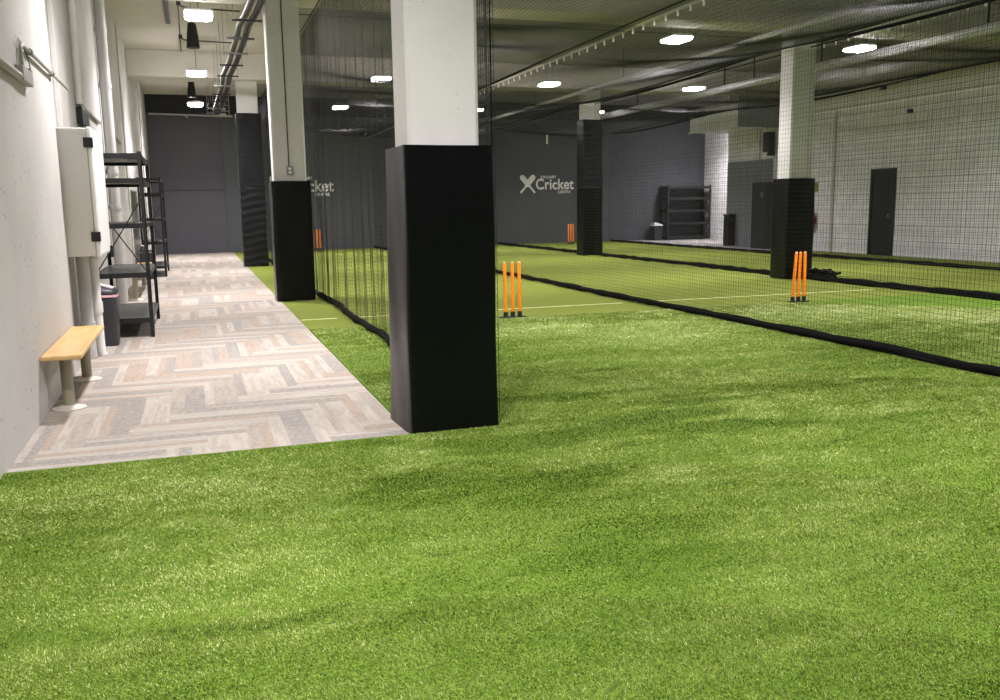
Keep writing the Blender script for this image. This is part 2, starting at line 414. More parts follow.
# the fibres of the long pile, thicker the nearer they are
def smooth_noise(x, y, sx, sy, seed, octv=4):
    R = np.random.default_rng(seed); out = np.zeros_like(x); amp = 1.0; tot = 0
    for o in range(octv):
        G = R.random((64, 64)); u = x * sx * 2 ** o + 13.7 * o; v = y * sy * 2 ** o + 5.1 * o
        i = np.floor(u).astype(int); j = np.floor(v).astype(int); f = u - i; g = v - j
        f = f * f * (3 - 2 * f); g = g * g * (3 - 2 * g)
        q = lambda a, b: G[a % 64, b % 64]
        out += amp * ((q(i, j) * (1 - f) + q(i + 1, j) * f) * (1 - g) + (q(i, j + 1) * (1 - f) + q(i + 1, j + 1) * f) * g)
        tot += amp; amp *= 0.6
    return out / tot
def fibres():
    xs = []; ys = []
    for d0, d1, dens in ((1.9, 3.2, 52000), (3.2, 5.0, 27000), (5.0, 8.0, 12500), (8.0, 13.6, 5000)):
        x = rng.uniform(-1.1, 12.0, int(13.1 * 9.5 * dens)); y = rng.uniform(1.5, 11.0, len(x))
        d = np.hypot(x, y); ang = np.arctan2(x, y)
        k = (d >= d0) & (d < d1) & (ang > -0.5) & (ang < 1.12) & ~((x < 1.28) & (y > 5.53))
        for cx, cy in ((1.29, 5.66), (10.63, 5.45)):
            k &= ~((x > cx - 0.05) & (x < cx + 0.56) & (y > cy - 0.05) & (y < cy + 0.46))
        xs.append(x[k]); ys.append(y[k])
    x = np.concatenate(xs); y = np.concatenate(ys); n = len(x); d = np.hypot(x, y)
    nap = smooth_noise(x, y, 0.9, 2.2, 5); fine = smooth_noise(x, y, 5, 9, 6, 3)
    w = np.maximum(0.0024, 0.0010 * d) * rng.uniform(0.7, 1.3, n)
    h = (0.0068 + 0.0005 * d) * rng.uniform(0.6, 1.25, n)
    a = 2 * PI * nap * 1.2 + rng.normal(0, 1.0, n)
    l = rng.uniform(0.3, 1.2, n) * h
    th = rng.uniform(0, 2 * PI, n)
    px, py = np.cos(th) * w / 2, np.sin(th) * w / 2
    z0 = np.full(n, 0.011)
    V = np.stack([np.stack([x - px, y - py, z0], -1), np.stack([x + px, y + py, z0], -1),
                  np.stack([x + np.cos(a) * l + px * .35, y + np.sin(a) * l + py * .35, z0 + h], -1)], 1).reshape(-1, 3)
    mottle = np.clip((smooth_noise(x, y, 0.8, 1.4, 9) - 0.5) * 3, -1, 1)  # broad random mottling of the fibre tint
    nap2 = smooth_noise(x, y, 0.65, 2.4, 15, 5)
    nap_shade = np.clip((nap - 0.5) * 2.5, -1, 1) - 3.0 * np.clip((0.475 - nap2) * 8, 0, 1) * np.interp(d, [2.5, 6.5, 9], [1.0, 0.8, 0.3])  # light and dark of the leaning nap, painted into the fibre tint
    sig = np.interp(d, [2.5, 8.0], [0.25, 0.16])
    pale = sum(a_ * np.exp(-((x - cx) / sx_) ** 2 - ((y - cy) / sy_) ** 2) for cx, cy, sx_, sy_, a_ in  # pools of lamp light on the turf, painted in as paler fibre tint
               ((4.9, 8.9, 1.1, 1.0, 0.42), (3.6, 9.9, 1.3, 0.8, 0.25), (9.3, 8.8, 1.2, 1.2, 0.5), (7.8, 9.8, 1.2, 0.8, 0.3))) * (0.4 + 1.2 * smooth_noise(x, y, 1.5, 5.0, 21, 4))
    c = np.clip(0.56 + rng.normal(0, 1, n) * sig * 1.15 + pale + 0.018 * np.clip(d - 3, 0, 6) + 0.17 * nap_shade + 0.10 * mottle + 0.5 * (fine - 0.5), 0, 1)
    me = bpy.data.meshes.new('turf_fibres')
    me.vertices.add(3 * n); me.vertices.foreach_set('co', V.astype(np.float32).ravel())
    me.loops.add(3 * n); me.loops.foreach_set('vertex_index', np.arange(3 * n, dtype=np.int32))
    me.polygons.add(n); me.polygons.foreach_set('loop_start', np.arange(0, 3 * n, 3, dtype=np.int32))
    me.update(calc_edges=True)
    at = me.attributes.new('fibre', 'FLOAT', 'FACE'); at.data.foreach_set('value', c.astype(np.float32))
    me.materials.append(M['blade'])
    o = bpy.data.objects.new('turf_fibres', me); COL.objects.link(o)
    return tag(o, 'speckled long green artificial turf pile covering the near floor', 'turf', kind='stuff')
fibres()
# painted crease lines across the pitches
for i, (a, b, where) in enumerate([(2.0, 6.0, 'behind the nearest orange wicket'), (6.2, 10.6, 'behind the wicket in the middle lane'),
                                   (1.28, 1.75, 'on the narrow strip beside the carpet')]):
    o = MB().box(a, b, 12.02, 12.07, 0.0, 0.006).build('crease_line', M['crease'])
    tag(o, 'thin pale crease line across the short turf ' + where, 'line marking')

# ------------------------------------------------------------------ pads
def pad_mesh(x0, x1, y0, y1, z0, z1, amp, n=26, seed=0, wave=0.0, skew=0.0):
    """soft rounded box shell with slight bulges and ragged hem"""
    r = 0.016; ring = []
    for cx, cy, a0 in ((x1 - r, y1 - r, 0), (x0 + r, y1 - r, PI / 2), (x0 + r, y0 + r, PI), (x1 - r, y0 + r, 1.5 * PI)):
        for q in range(4):
            a = a0 + q * PI / 6
            ring.append((cx + r * math.cos(a), cy + r * math.sin(a), math.cos(a), math.sin(a)))
    # subdivide the straight runs
    full = []
    m = len(ring)
    for i in range(m):
        p, q = ring[i], ring[(i + 1) % m]
        full.append(p)
        d = math.hypot(q[0] - p[0], q[1] - p[1])
        if d > 0.1:
            nn = 8
            for t in range(1, nn):
                f = t / nn
                nx, ny = p[2] + (q[2] - p[2]) * f, p[3] + (q[3] - p[3]) * f
                l = math.hypot(nx, ny)
                full.append((p[0] + (q[0] - p[0]) * f, p[1] + (q[1] - p[1]) * f, nx / l, ny / l))
    m = len(full); mb = MB(); rs = random.Random(seed); ph = [rs.random() * 6 for _ in range(6)]
    vs = []; fs = []
    for j in range(n + 1):
        f = j / n; z = z0 + (z1 - z0) * f
        for i, (x, y, nx, ny) in enumerate(full):
            u = x * 3 + y * 3
            b = amp * (math.sin(u * 2.1 + z * 2.3 + ph[0]) + 0.6 * math.sin(u * 5 - z * 5 + ph[1]) + 0.7 * wave * math.sin(z * 33 + 1.6 * math.sin(u * 2.2 + ph[2])))
            zz = z
            if j == 0: zz = z0 + abs(amp) * 1.2 * (1 + math.sin(u * 7 + ph[3]))
            if j == n: zz = z1 - abs(amp) * 0.6 * (1 + math.sin(u * 4 + ph[4]))
            vs.append((x + nx * b - skew * ((1 - 0.9 * f) * (y - y0) / (y1 - y0) * (x1 - x) / (x1 - x0) + 0.35 * f * (x - x0) / (x1 - x0)), y + ny * b, zz))
    for j in range(n):
        for i in range(m):
            i2 = (i + 1) % m
            fs.append((j * m + i, j * m + i2, (j + 1) * m + i2, (j + 1) * m + i))
    fs.append(tuple(range(m))[::-1]); fs.append(tuple(range(n * m, n * m + m)))
    mb.add(vs, fs)
    return mb
def column_pad(i, z0, z1, label, m, amp, wave=0.0, seed=0):
    x, y, w_, d_ = COLS[i]
    e = 0.05
    t = thing('column_pad', (x + w_ / 2, y + d_ / 2, z0), label, 'pad', 'black padded sleeves around the hall columns')
    box = (1.262, 1.86, 5.557, 6.08) if i == 0 else (x - e, x + w_ + e, y - e, y + d_ + e)
    pad_mesh(*box, z0, z1, amp, seed=seed, wave=wave, n=60 if wave else 26, skew=0.04 if i == 0 else 0.0).build('cover', m, t, smooth=True)
    s = MB()   # hook and loop closing strip down the rear
    s.box(x + 0.22, x + 0.28, box[3] - 0.004, box[3] + 0.006, z0 + 0.03, z1 - 0.03)
    s.build('closing_strip', M['pad_edge'], t, 0.002)
    return t
column_pad(0, 0.0, 1.85, 'tall glossy black padded sleeve on the nearest white column in the centre', M['pad'], 0.004, seed=3)
column_pad(1, 0.005, 1.9, 'smooth black padded sleeve on the second column beside the walkway carpet', M['pad'], 0.003, seed=4)
column_pad(2, 0.005, 2.02, 'wrinkled lower black padded sleeve on the farthest column beside the carpet', M['pad_wrinkled'], 0.006, 1.3, seed=5)
column_pad(2, 2.03, 3.86, 'smooth upper dark padded sleeve stacked high on the farthest walkway column', M['pad_wrinkled'], 0.003, seed=6)
column_pad(3, 0.005, 1.89, 'black padded sleeve on the right column behind an orange wicket', M['pad'], 0.004, seed=7)
column_pad(4, 0.005, 1.93, 'lower black padded sleeve on the far column right of the cricket logo', M['pad'], 0.005, 0.5, seed=8)
column_pad(4, 1.94, 3.83, 'upper black padded sleeve on the far column right of the cricket logo', M['pad_wrinkled'], 0.005, 0.5, seed=9)
column_pad(5, 0.015, 1.88, 'black padded sleeve on the column out of the picture to the right', M['pad'], 0.004, seed=10)

# ------------------------------------------------------------------ nets
def strands(P, r, offs):
    """P (n, k, 3) polylines -> three-sided thin tubes"""
    n, k, _ = P.shape
    V = P[:, :, None, :] + r * offs[None, None, :, :]
    idx = np.arange(n * k * 3).reshape(n, k, 3)
    a = idx[:, :-1, :]; b = idx[:, 1:, :]
    F = np.stack([a, np.roll(a, -1, axis=2), np.roll(b, -1, axis=2), b], axis=-1).reshape(-1, 4)
    return V.reshape(-1, 3), F
def net_object(name, sets, m, parent):
    V = []; F = []; n = 0
    for v, f in sets:
        V.append(v); F.append(f + n); n += len(v)
    V = np.concatenate(V); F = np.concatenate(F)
    V = V - np.array(root_loc(parent))
    me = bpy.data.meshes.new(name)
    me.vertices.add(len(V)); me.vertices.foreach_set('co', V.astype(np.float32).ravel())
    me.loops.add(F.size); me.loops.foreach_set('vertex_index', F.astype(np.int32).ravel())
    me.polygons.add(len(F)); me.polygons.foreach_set('loop_start', np.arange(0, F.size, 4, dtype=np.int32))
    me.update(calc_edges=True); me.validate()
    me.materials.append(m)
    o = bpy.data.objects.new(name, me); COL.objects.link(o); o.parent = parent
    return o
TRI = np.array([(math.cos(a), math.sin(a)) for a in (0.5, 0.5 + 2 * PI / 3, 0.5 + 4 * PI / 3)])
OFF_V = np.array([(c, s, 0) for c, s in TRI])
OFF_Y = np.array([(c, 0, s) for c, s in TRI])
OFF_X = np.array([(0, c, s) for c, s in TRI])
MESH = 0.048
def curtain(x, y0, y1, z0, ztop, fold, gather, parent, r=0.0015):
    L = (y1 - y0) * gather
    n = int(L / MESH) + 1; k = int((ztop - z0) / MESH) + 1
    s = np.linspace(y0, y1, n)
    zz = np.linspace(z0, ztop, k)
    S, Z = np.meshgrid(s, zz, indexing='ij')
    hang = 0.14 + 0.86 * (1 - (Z - z0) / (ztop - z0)) ** 1.5
    dx, dy = fold(S)
    P = np.stack([x + dx * hang, S + dy * hang, Z + 0 * S], axis=-1)
    js = np.unique(np.linspace(0, k - 1, 9).astype(int))
    a = strands(P[:, js, :], r, OFF_V)
    b = strands(np.swapaxes(P, 0, 1), r, OFF_Y)
    return net_object('netting', [a, b], M['net'], parent)
def band(pts, r, parent, name='bottom_band', rz=1.6, seed=0):
    return MB().tube(pts, r, 7, rz=rz).build(name, M['net_band'], parent, smooth=True)
def wob(x, y0, y1, z, a, step=0.25, seed=0, rr=0.035):
    R = random.Random(seed); pts = []; rs = []
    y = y0; dx = 0
    while y <= y1:
        dx = 0.8 * dx + R.uniform(-a, a)
        pts.append((x + dx, y, z + R.uniform(-0.004, 0.004))); rs.append(rr * R.uniform(0.8, 1.25))
        y += step
    return pts, rs

# net 1: along the walkway columns, gathered into folds
def fold1(s):
    dx = 0.028 * np.sin(s * 9.1 + 1.5 * np.sin(s * 1.7)) + 0.022 * np.sin(s * 17.3 + 2 * np.sin(s * 0.9)) + 0.03 * np.sin(s * 1.3)
    dy = 0.03 * np.sin(s * 13.0 + np.sin(s * 2.1))
    g = np.clip((s - 6.0) / 1.5, 0.02, 1)
    return dx * g, dy * g
n1 = thing('dividing_net', (1.92, 19.0, 0.0), 'black folded cricket net curtain hung along the columns beside the carpet walkway', 'net', 'black cricket nets dividing the lanes')
curtain(1.94, 5.86, 32.4, 0.03, 4.38, fold1, 1.12, n1)
p, r = wob(1.94, 6.2, 32.4, 0.05, 0.03, 0.22, 1, 0.03); band(p, r, n1)
MB().tube([(1.92, 5.5, 4.40), (1.92, 32.55, 4.40)], 0.009, 6).build('top_rope', M['net_band'], n1)
def foldg(s):
    return 0.03 * np.sin(s * 23), 0.012 * np.sin(s * 31)
curtain(1.955, 5.86, 6.35, 0.03, 4.38, foldg, 1.6, n1, 0.0024).name = 'gathered_edge'
# gathered free edge beside the nearest column
g = []
for q in range(5):
    g.append(MB())
e = MB()
for q in range(4):
    e.tube([(1.935 + 0.004 * q, 5.85 + 0.012 * q + 0.004 * math.sin(z * 7 + q), z) for z in np.linspace(0.03, 4.38, 30)], 0.0045, 5)
e.build('edge_cord', M['net_band'], n1)

def straight(s):
    return 0.018 * np.sin(s * 1.1) + 0.008 * np.sin(s * 4.3), 0.004 * np.sin(s * 6)
n2 = thing('dividing_net', (6.1, 18.0, 0.0), 'nearest long black net across the right half, hung from the wire with shiny hooks', 'net', 'black cricket nets dividing the lanes')
curtain(6.2, 3.6, 32.4, 0.03, 3.93, straight, 1.0, n2)
p, r = wob(6.2, 3.6, 32.4, 0.06, 0.02, 0.25, 2, 0.026); band(p, r, n2)
p, r = wob(6.26, 3.6, 32.4, 0.035, 0.03, 0.25, 12, 0.022); band(p, r, n2, 'bottom_rope', 1.0)
MB().tube([(6.15, 3.0, 3.94), (6.15, 32.55, 3.94)], 0.006, 6).build('top_wire', M['rope'], n2)
def hook_mesh(x, y, z):
    b = MB()
    pts = []
    for q in range(9):
        a = -0.4 + q / 8 * 5.2
        pts.append((x, y + 0.017 * math.sin(a), z - 0.012 + 0.024 * math.cos(a)))
    b.tube(pts, 0.009, 6)
    b.tube([(x, y, z - 0.03), (x, y, z - 0.062)], 0.014, 6)
    return b
h0 = None
for q in range(76):
    y = 10.8 - 0.317 * 22 + 0.317 * q
    if h0 is None:
        h0 = hook_mesh(6.15, y, 3.93).build('hook', M['hook'], n2); yy = y
    else:
        c = h0.copy(); COL.objects.link(c); c.parent = n2; c.location = (0, y - yy, 0)

def fold3(s):
    return 0.02 * np.sin(s * 2.2 + np.sin(s)) + 0.01 * np.sin(s * 8.3), 0.01 * np.sin(s * 7)
X3 = 10.9
for q_, (ya, yb, lab) in enumerate([(5.95, 14.3, 'black net from the right padded column towards the right edge, slack bundle at its foot'),
                                    (14.95, 23.7, 'black net strung between the right padded column and the far padded column'),
                                    (24.4, 32.4, 'black net between the far padded column and the dark end wall')]):
    n3 = thing('dividing_net', (X3, (ya + yb) / 2, 0.0), lab, 'net', 'black cricket nets dividing the lanes')
    curtain(X3, ya, yb, 0.03, 4.22, fold3, 1.0, n3)
    p, r = wob(X3, ya, yb, 0.06, 0.02, 0.25, 3 + q_, 0.03); band(p, r, n3)
    MB().tube([(X3, ya, 4.24), (X3, yb, 4.24)], 0.012, 6).build('top_wire', M['net_band'], n3)
    if q_ == 0:
        p, r = wob(X3 + 0.1, 6.2, 14.0, 0.035, 0.04, 0.22, 33, 0.024); band(p, r, n3, 'bottom_rope', 1.0)
        hp = MB()
        for q in range(7):
            R = random.Random(q)
            hp.tube([(X3 + 0.12 + R.uniform(-0.10, 0.12) + 0.08 * math.sin(a * 1.9 + q), 13.55 + 0.065 * a + R.uniform(-0.05, 0.05), 0.06 + 0.09 * math.sin(a * 0.6 + q) ** 2 + 0.01 * q) for a in range(10)], 0.026, 6)
        hp.build('slack_bundle', M['net_band'], n3, smooth=True)
        h0 = None
        for q in range(26):
            y = 6.0 + 0.317 * q
            if h0 is None:
                h0 = hook_mesh(X3, y, 4.23).build('hook', M['hook'], n3); yy = y
            else:
                c = h0.copy(); COL.objects.link(c); c.parent = n3; c.location = (0, y - yy, 0)
n4 = thing('dividing_net', (15.5, 15.0, 0.0), 'farthest right black net, standing close in front of the white brick wall', 'net', 'black cricket nets dividing the lanes')
curtain(15.45, 3.6, 32.3, 0.03, 4.15, straight, 1.0, n4)
p, r = wob(15.45, 3.6, 32.3, 0.05, 0.03, 0.25, 4, 0.025); band(p, r, n4)
MB().tube([(15.45, 3.6, 4.17), (15.45, 32.5, 4.17)], 0.012, 6).build('top_wire', M['net_band'], n4)

# overhead nets, sagging between the wires
def overhead(x0, x1, z0, z1, y0, y1, sag, label, loc, seed, r=0.0024):
    t = thing('overhead_net', loc, label, 'net', 'black nets stretched above the lanes')
    nx = int((x1 - x0) * 1.02 / MESH); ny = int((y1 - y0) / MESH)
    def surf(X, Y):
        f = (X - x0) / (x1 - x0)
        R = random.Random(seed); ph = [R.random() * 6 for _ in range(4)]
        bay = np.abs(np.sin((Y - 5.6) * PI / 9.2 / 2 * 2))
        s = sag * (0.35 + 0.65 * bay) * 4 * f * (1 - f) + 0.05 * np.sin(Y * 1.1 + ph[0]) * np.sin(f * PI) + 0.03 * np.sin(Y * 2.3 + X * 1.7 + ph[1]) * np.sin(f * PI)
        return z0 + (z1 - z0) * f - s
    ys = np.linspace(y0, y1, int((y1 - y0) / 0.3)); xs = np.linspace(x0, x1, nx)
    X, Y = np.meshgrid(xs, ys, indexing='ij')
    a = strands(np.stack([X, Y, surf(X, Y)], -1), r, OFF_Y)
    ys = np.linspace(y0, y1, ny); xs = np.linspace(x0, x1, 22)
    Y, X = np.meshgrid(ys, xs, indexing='ij')
    b = strands(np.stack([X, Y, surf(X, Y)], -1), r, OFF_X)
    net_object('netting', [a, b], M['net'], t)
    for y in (y0, y1):
        xs = np.linspace(x0, x1, 20)
        MB().tube([(x, y, float(surf(np.array(x), np.array(y)))) for x in xs], 0.014, 6).build('edge_rope', M['net_band'], t)
    # slack seam bundle hanging along the wire side
    pts = []; rs = []
    for y in np.arange(y0, y1, 0.3):
        f = abs(math.sin((y - 14.8) * PI / 9.2)) * (1 if seed > 1 else 0.5) if (y > 14.8 or seed > 1) else 0.0
        pts.append((x1 - 0.10 - 0.3 * f, y, z1 + 0.01 - 0.2 * f)); rs.append(0.012 + 0.018 * f)
    MB().tube(pts, rs, 6).build('slack_fold', M['net_band'], t, smooth=True)
    return t
overhead(1.95, 6.1, 4.40, 3.96, 3.6, 32.4, 0.22, 'black overhead net sagging above the lane nearest the walkway', (4.0, 18, 4.0), 1)
overhead(6.2, 10.56, 3.96, 4.24, 3.6, 32.4, 0.30, 'black overhead net above the middle lane left of the right columns', (8.5, 18, 4.0), 2)
overhead(11.22, 15.4, 4.24, 4.17, 3.6, 32.4, 0.30, 'black overhead net above the last lane beside the white brick wall', (13.2, 18, 4.0), 3)

# ------------------------------------------------------------------ ceiling lights
def light_proto(x, y, z, label):
    t = thing('ceiling_light', (x, y, z), label, 'ceiling light', 'white LED lights hanging from the ceiling')
    w, l = 0.21, 0.28
    d = MB()
    def rr(sx, sy):
        c = 0.06; out = []
        for cx, cy, a0 in ((sx - c, sy - c, 0), (-sx + c, sy - c, PI / 2), (-sx + c, -sy + c, PI), (sx - c, -sy + c, 1.5 * PI)):
            for q in range(4):
                a = a0 + q * PI / 6; out.append((cx + c * math.cos(a), cy + c * math.sin(a)))
        return out
    ring0, ring1 = rr(w, l), rr(w * 0.82, l * 0.86)
    n = len(ring0)
    vs = [(x + a, y + b, z + 0.055) for a, b in ring0] + [(x + a, y + b, z + 0.02) for a, b in ring0] + [(x + a, y + b, z) for a, b in ring1]
    fs = [(j * n + i, j * n + (i + 1) % n, (j + 1) * n + (i + 1) % n, (j + 1) * n + i) for j in range(2) for i in range(n)]
    fs += [tuple(range(2 * n, 3 * n))[::-1], tuple(range(n))]
    d.add(vs, fs); d.build('diffuser', M['lamp'], t)
    ld = bpy.data.lights.new('led_array', 'AREA'); ld.shape = 'RECTANGLE'; ld.size = w * 1.5; ld.size_y = l * 1.5
    ld.energy = WATT; ld.color = (1.0, 0.935, 0.955); ld.spread = math.radians(SPREAD)
    lo = bpy.data.objects.new('led_array', ld); COL.objects.link(lo); lo.parent = t; lo.location = (0, 0, -0.012)
    h = MB().prism([(x + a * 1.02, y + b * 1.02) for a, b in ring0], 'z', z + 0.057, z + 0.10); h.build('housing', M['lamp_body'], t, 0.006)
    MB().box(x - 0.1, x + 0.1, y - 0.05, y + 0.05, z + 0.10, z + 0.15).build('driver_box', M['lamp_body'], t, 0.006)
    for s in (-1, 1):
        MB().cyl((x, y + 0.2 * s, z + 0.1), (x, y + 0.2 * s, H), 0.004, 6).build('hanger_rod', M['steel_dark'], t)
    return t
LZ = 4.5
SPREAD = 128
vis = {(0, 2): 'bright LED light over the carpet walkway, the nearest one in view', (0, 3): 'bright LED light over the carpet walkway, in front of the far ceiling beam',
       (0, 4): 'bright LED light over the carpet walkway, against the dark end wall',
       (1, 3): 'bright LED light seen through netting just left of the nearest column', (1, 4): 'small far LED light between the second column and the nearest column',
       (2, 2): 'bright LED light above the middle lane near the top edge, right of the hooks', (2, 3): 'bright LED light above the middle lane, between the hook wire and far column',
       (2, 4): 'small LED light peeking out at the right edge of the nearest column',
       (3, 2): 'bright LED light right of the right column', (3, 3): 'bright LED light left of the right column, above the white duct',
       (3, 4): 'small far LED light partly hidden behind the far padded column'}
proto = None
for i, x in enumerate((0.30, 4.55, 8.95, 13.2)):
    for j, y in enumerate((3.0, 9.3, 15.75, 22.25, 28.65)):
        lab = vis.get((i, j), 'LED ceiling light hidden from view above the lanes')
        if proto is None: proto = light_proto(x, y, LZ, lab)
        else: copy_tree(proto, None, (x, y, LZ), lab)

copy_tree(proto, None, (18.6, 29.9, 4.35), 'LED light in the far right recess behind the boxed duct')
# black tapered pendant speakers over the walkway
def pendant(x, y, z, label):
    t = thing('pendant_speaker', (x, y, z), label, 'speaker', 'black tapered pendants above the walkway')
    MB().lathe(x, y, [(0.02, z + 0.46), (0.055, z + 0.455), (0.075, z + 0.43), (0.1, z + 0.25), (0.118, z + 0.03), (0.122, z)], 28).build('body', M['black_plastic'], t, smooth=True)
    MB().lathe(x, y, [(0.11, z - 0.006), (0.112, z - 0.001)], 28).build('grille', M['charcoal_plastic'], t)
    MB().cyl((x, y, z + 0.44), (x, y, H), 0.005, 6).build('cable', M['black_plastic'], t)
    return t
pd = pendant(0.22, 18.4, 4.47, 'black tapered pendant speaker hanging under the nearest walkway light')
copy_tree(pd, None, (0.20, 27.2, 4.58), 'smaller looking black tapered pendant speaker above the farthest walkway light')

# ------------------------------------------------------------------ pipes, duct, cable tray
t = thing('sprinkler_pipe', (10.2, 18, 4.45), 'long thin grey sprinkler pipe crossing in front of the right column top', 'pipe')
MB().tube([(10.2, 4.0, 4.47), (10.2, 32.55, 4.47)], 0.05, 12).build('pipe', M['pipe_white'], t, smooth=True)
for y in (8.3, 12.3, 17.4, 20.5, 26.5, 30.0):
    MB().cyl((10.2, y, 4.51), (10.2, y, H if not 14.4 < y < 15.3 else 4.64), 0.006, 6).build('hanger_rod', M['steel_dark'], t)
for y in (10.5, 16.5, 22.5, 28.5):
    MB().tube([(10.2, y, 4.47), (10.2, y, 4.56)], 0.06, 12).build('coupling', M['pipe_grey'], t, smooth=True)
t = thing('ventilation_duct', (14.2, 18, 4.55), 'round silver ventilation duct running along the ceiling near the white wall', 'duct')
seg = MB(); seg.tube([(14.2, 6.0, 4.57), (14.2, 32.0, 4.57)], 0.1, 24); seg.build('pipe', M['duct'], t, smooth=True)
for y in np.arange(7.0, 32, 2.4):
    MB().tube([(14.2, y, 4.57), (14.2, y + 0.05, 4.57)], 0.112, 24).build('collar', M['duct'], t, smooth=True)
for y in (9.0, 13.5, 18.2, 20.9, 22.3, 27.5):
    MB().box(14.185, 14.215, y, y + 0.03, 4.66, H).build('hanger_strap', M['black_metal'], t)
t = thing('wall_duct', (16.6, 25.5, 3.75), 'large white boxed duct high in the far right corner behind the netting', 'duct')
MB().box(15.9, XR, 24.15, 27.0, 3.75, 4.5).build('casing', M['duct_white'], t, 0.02)
MB().box(15.86, XR, 24.10, 24.15, 3.72, 4.53).build('end_face_shade_plate', M['grey_panel'], t, 0.005)  # grey plate paints in the dimness of the duct's end face
MB().box(15.86, 15.9, 24.15, 27.02, 3.72, 3.78).build('bottom_flange', M['duct_white'], t, 0.005)
MB().box(15.885, 15.9, 26.1, 26.4, 4.25, 4.45).build('access_hatch', M['grey_panel'], t, 0.004)
for y in (24.6, 26.5):
    MB().cyl((16.2, y, 4.5), (16.2, y, H), 0.01, 6).build('hanger_rod', M['steel_dark'], t)

t = thing('cable_tray', (0.98, 22, 4.4), 'hanging row of grey conduits on trapeze rungs above the walkway', 'cable tray')
def tray(dx):
    pts = []
    for y, x, z in ((8.0, 1.12, 4.5), (13.6, 1.08, 4.5), (15.2, 1.06, 4.5), (16.0, 1.0, 4.47), (17.2, 0.97, 4.47), (18.6, 0.99, 4.47), (20, 0.96, 4.47), (22, 0.93, 4.47), (24, 0.92, 4.46), (26, 0.93, 4.46), (28, 0.9, 4.45), (29.3, 0.9, 4.46), (30.4, 0.92, 4.5), (31.3, 0.95, 4.6)):
        pts.append((x + dx + 0.02 * math.sin(y * 1.9), y, z))
    return pts
for dx, rr, mm in ((-0.075, 0.026, 'steel'), (-0.02, 0.026, 'steel_dark'), (0.075, 0.028, 'steel_dark'), (0.13, 0.026, 'steel_dark')):
    MB().tube(tray(dx), rr, 10).build('conduit', M[mm], t, smooth=True)
for i, y in enumerate((13.6, 15.3, 16.9, 18.5, 20.0, 21.6, 23.3, 25.0, 26.7, 28.4, 29.8)):
    xc = np.interp(y, [8, 16, 24, 30], [1.12, 1.0, 0.92, 0.84]); zb = 4.43
    b = MB().box(xc - 0.22, xc + 0.24, y - 0.02, y + 0.02, zb - 0.03, zb); b.build('rung', M['steel_dark' if i % 3 else 'steel'], t, 0.003)
    top = 4.63 if (14.4 < y < 15.3 or 23.6 < y < 24.5) else H
    for s in (-0.2, 0.22):
        MB().cyl((xc + s, y, zb - 0.05), (xc + s, y, top), 0.006, 6).build('hanger_rod', M['steel'], t)
t = thing('junction_rack', (1.12, 31.4, 4.45), 'small open metal rack of boxes at the far end of the cable tray', 'rack')
b = MB()
for x in (0.88, 1.36):
    b.box(x - 0.012, x + 0.012, 31.38, 31.42, 4.45, H)
for z in (4.46, 4.64, 4.82, 4.99):
    b.box(0.88, 1.36, 31.385, 31.415, z - 0.012, z + 0.012)
b.build('frame', M['steel'], t)
for z in (4.49, 4.67, 4.85):
    MB().box(1.05, 1.25, 31.34, 31.44, z, z + 0.08).build('box', M['pipe_grey'], t, 0.004)
t = thing('wall_pipe', (0, 32.4, 4.6), 'thin pale horizontal pipe across the dark end wall above the shutter', 'pipe')
MB().tube([(-1.15, 32.45, 4.62), (0.05, 32.45, 4.60), (1.5, 32.45, 4.58)], 0.03, 10).build('pipe', M['pipe_grey'], t, smooth=True)
MB().tube([(-0.05, 32.45, 4.60), (0.08, 32.43, 4.5)], 0.02, 8).build('outlet', M['pipe_grey'], t, smooth=True)

# ceiling conduits over the walkway
t = thing('ceiling_conduit', (0.0, 18, 5.2), 'thin dark conduit with elbows running along the walkway ceiling', 'conduit')
MB().tube([(0.0, 15.3, 5.23), (0.0, 23.6, 5.23)], 0.014, 8).build('run', M['steel_dark'], t)
for y in (18.2, 21.6):
    MB().tube([(0.02, y, 5.23), (0.05, y, 5.17), (0.12, y, 5.15), (1.1, y + 0.1, 5.15)], 0.014, 8).build('branch', M['steel_dark'], t, smooth=True)
    MB().box(-0.03, 0.04, y - 0.05, y + 0.05, 5.18, 5.26).build('box', M['black_plastic'], t, 0.004)
t = MB().box(-0.26, -0.17, 17.0, 20.2, 5.215, 5.258).build('ceiling_channel', M['steel_dark'], None, 0.006)
tag(t, 'short dark steel channel on the walkway ceiling left of the nearest light', 'channel')

# ------------------------------------------------------------------ left wall fittings
t = thing('wall_conduit', (-1.04, 7.4, 2.4), 'grey conduit run with junction box high on the near left wall', 'conduit')
x = -1.08
MB().tube([(x, 1.0, 2.40), (x, 7.2, 2.41)], 0.028, 10).build('conduit', M['pipe_olive'], t, smooth=True)
MB().tube([(x, 7.36, 2.49), (x, 7.36, 2.62), (x, 7.39, 2.65), (x, 7.46, 2.66), (x, 10.0, 2.66)], 0.015, 10).build('conduit', M['pipe_olive'], t, smooth=True)
MB().tube([(x, 7.25, 2.49), (x, 7.23, 2.60), (x, 7.3, 2.68), (x, 7.42, 2.67)], 0.006, 6).build('wire', M['pipe_grey'], t, smooth=True)
MB().tube([(x, 7.5, 2.65), (x, 7.66, 2.6), (x, 7.74, 2.53)], 0.004, 6).build('wire', M['steel_dark'], t, smooth=True)
for y in (7.75, 8.9):
    MB().tube([(x, y, 2.66), (x, y + 0.03, 2.66)], 0.026, 10).build('clip', M['pipe_olive'], t)
MB().box(XL, XL + 0.055, 7.2, 7.62, 2.385, 2.49).build('junction_box', M['pipe_olive'], t, 0.006)
MB().box(XL, XL + 0.03, 7.68, 7.8, 2.46, 2.53).build('sensor', M['black_plastic'], t, 0.006)

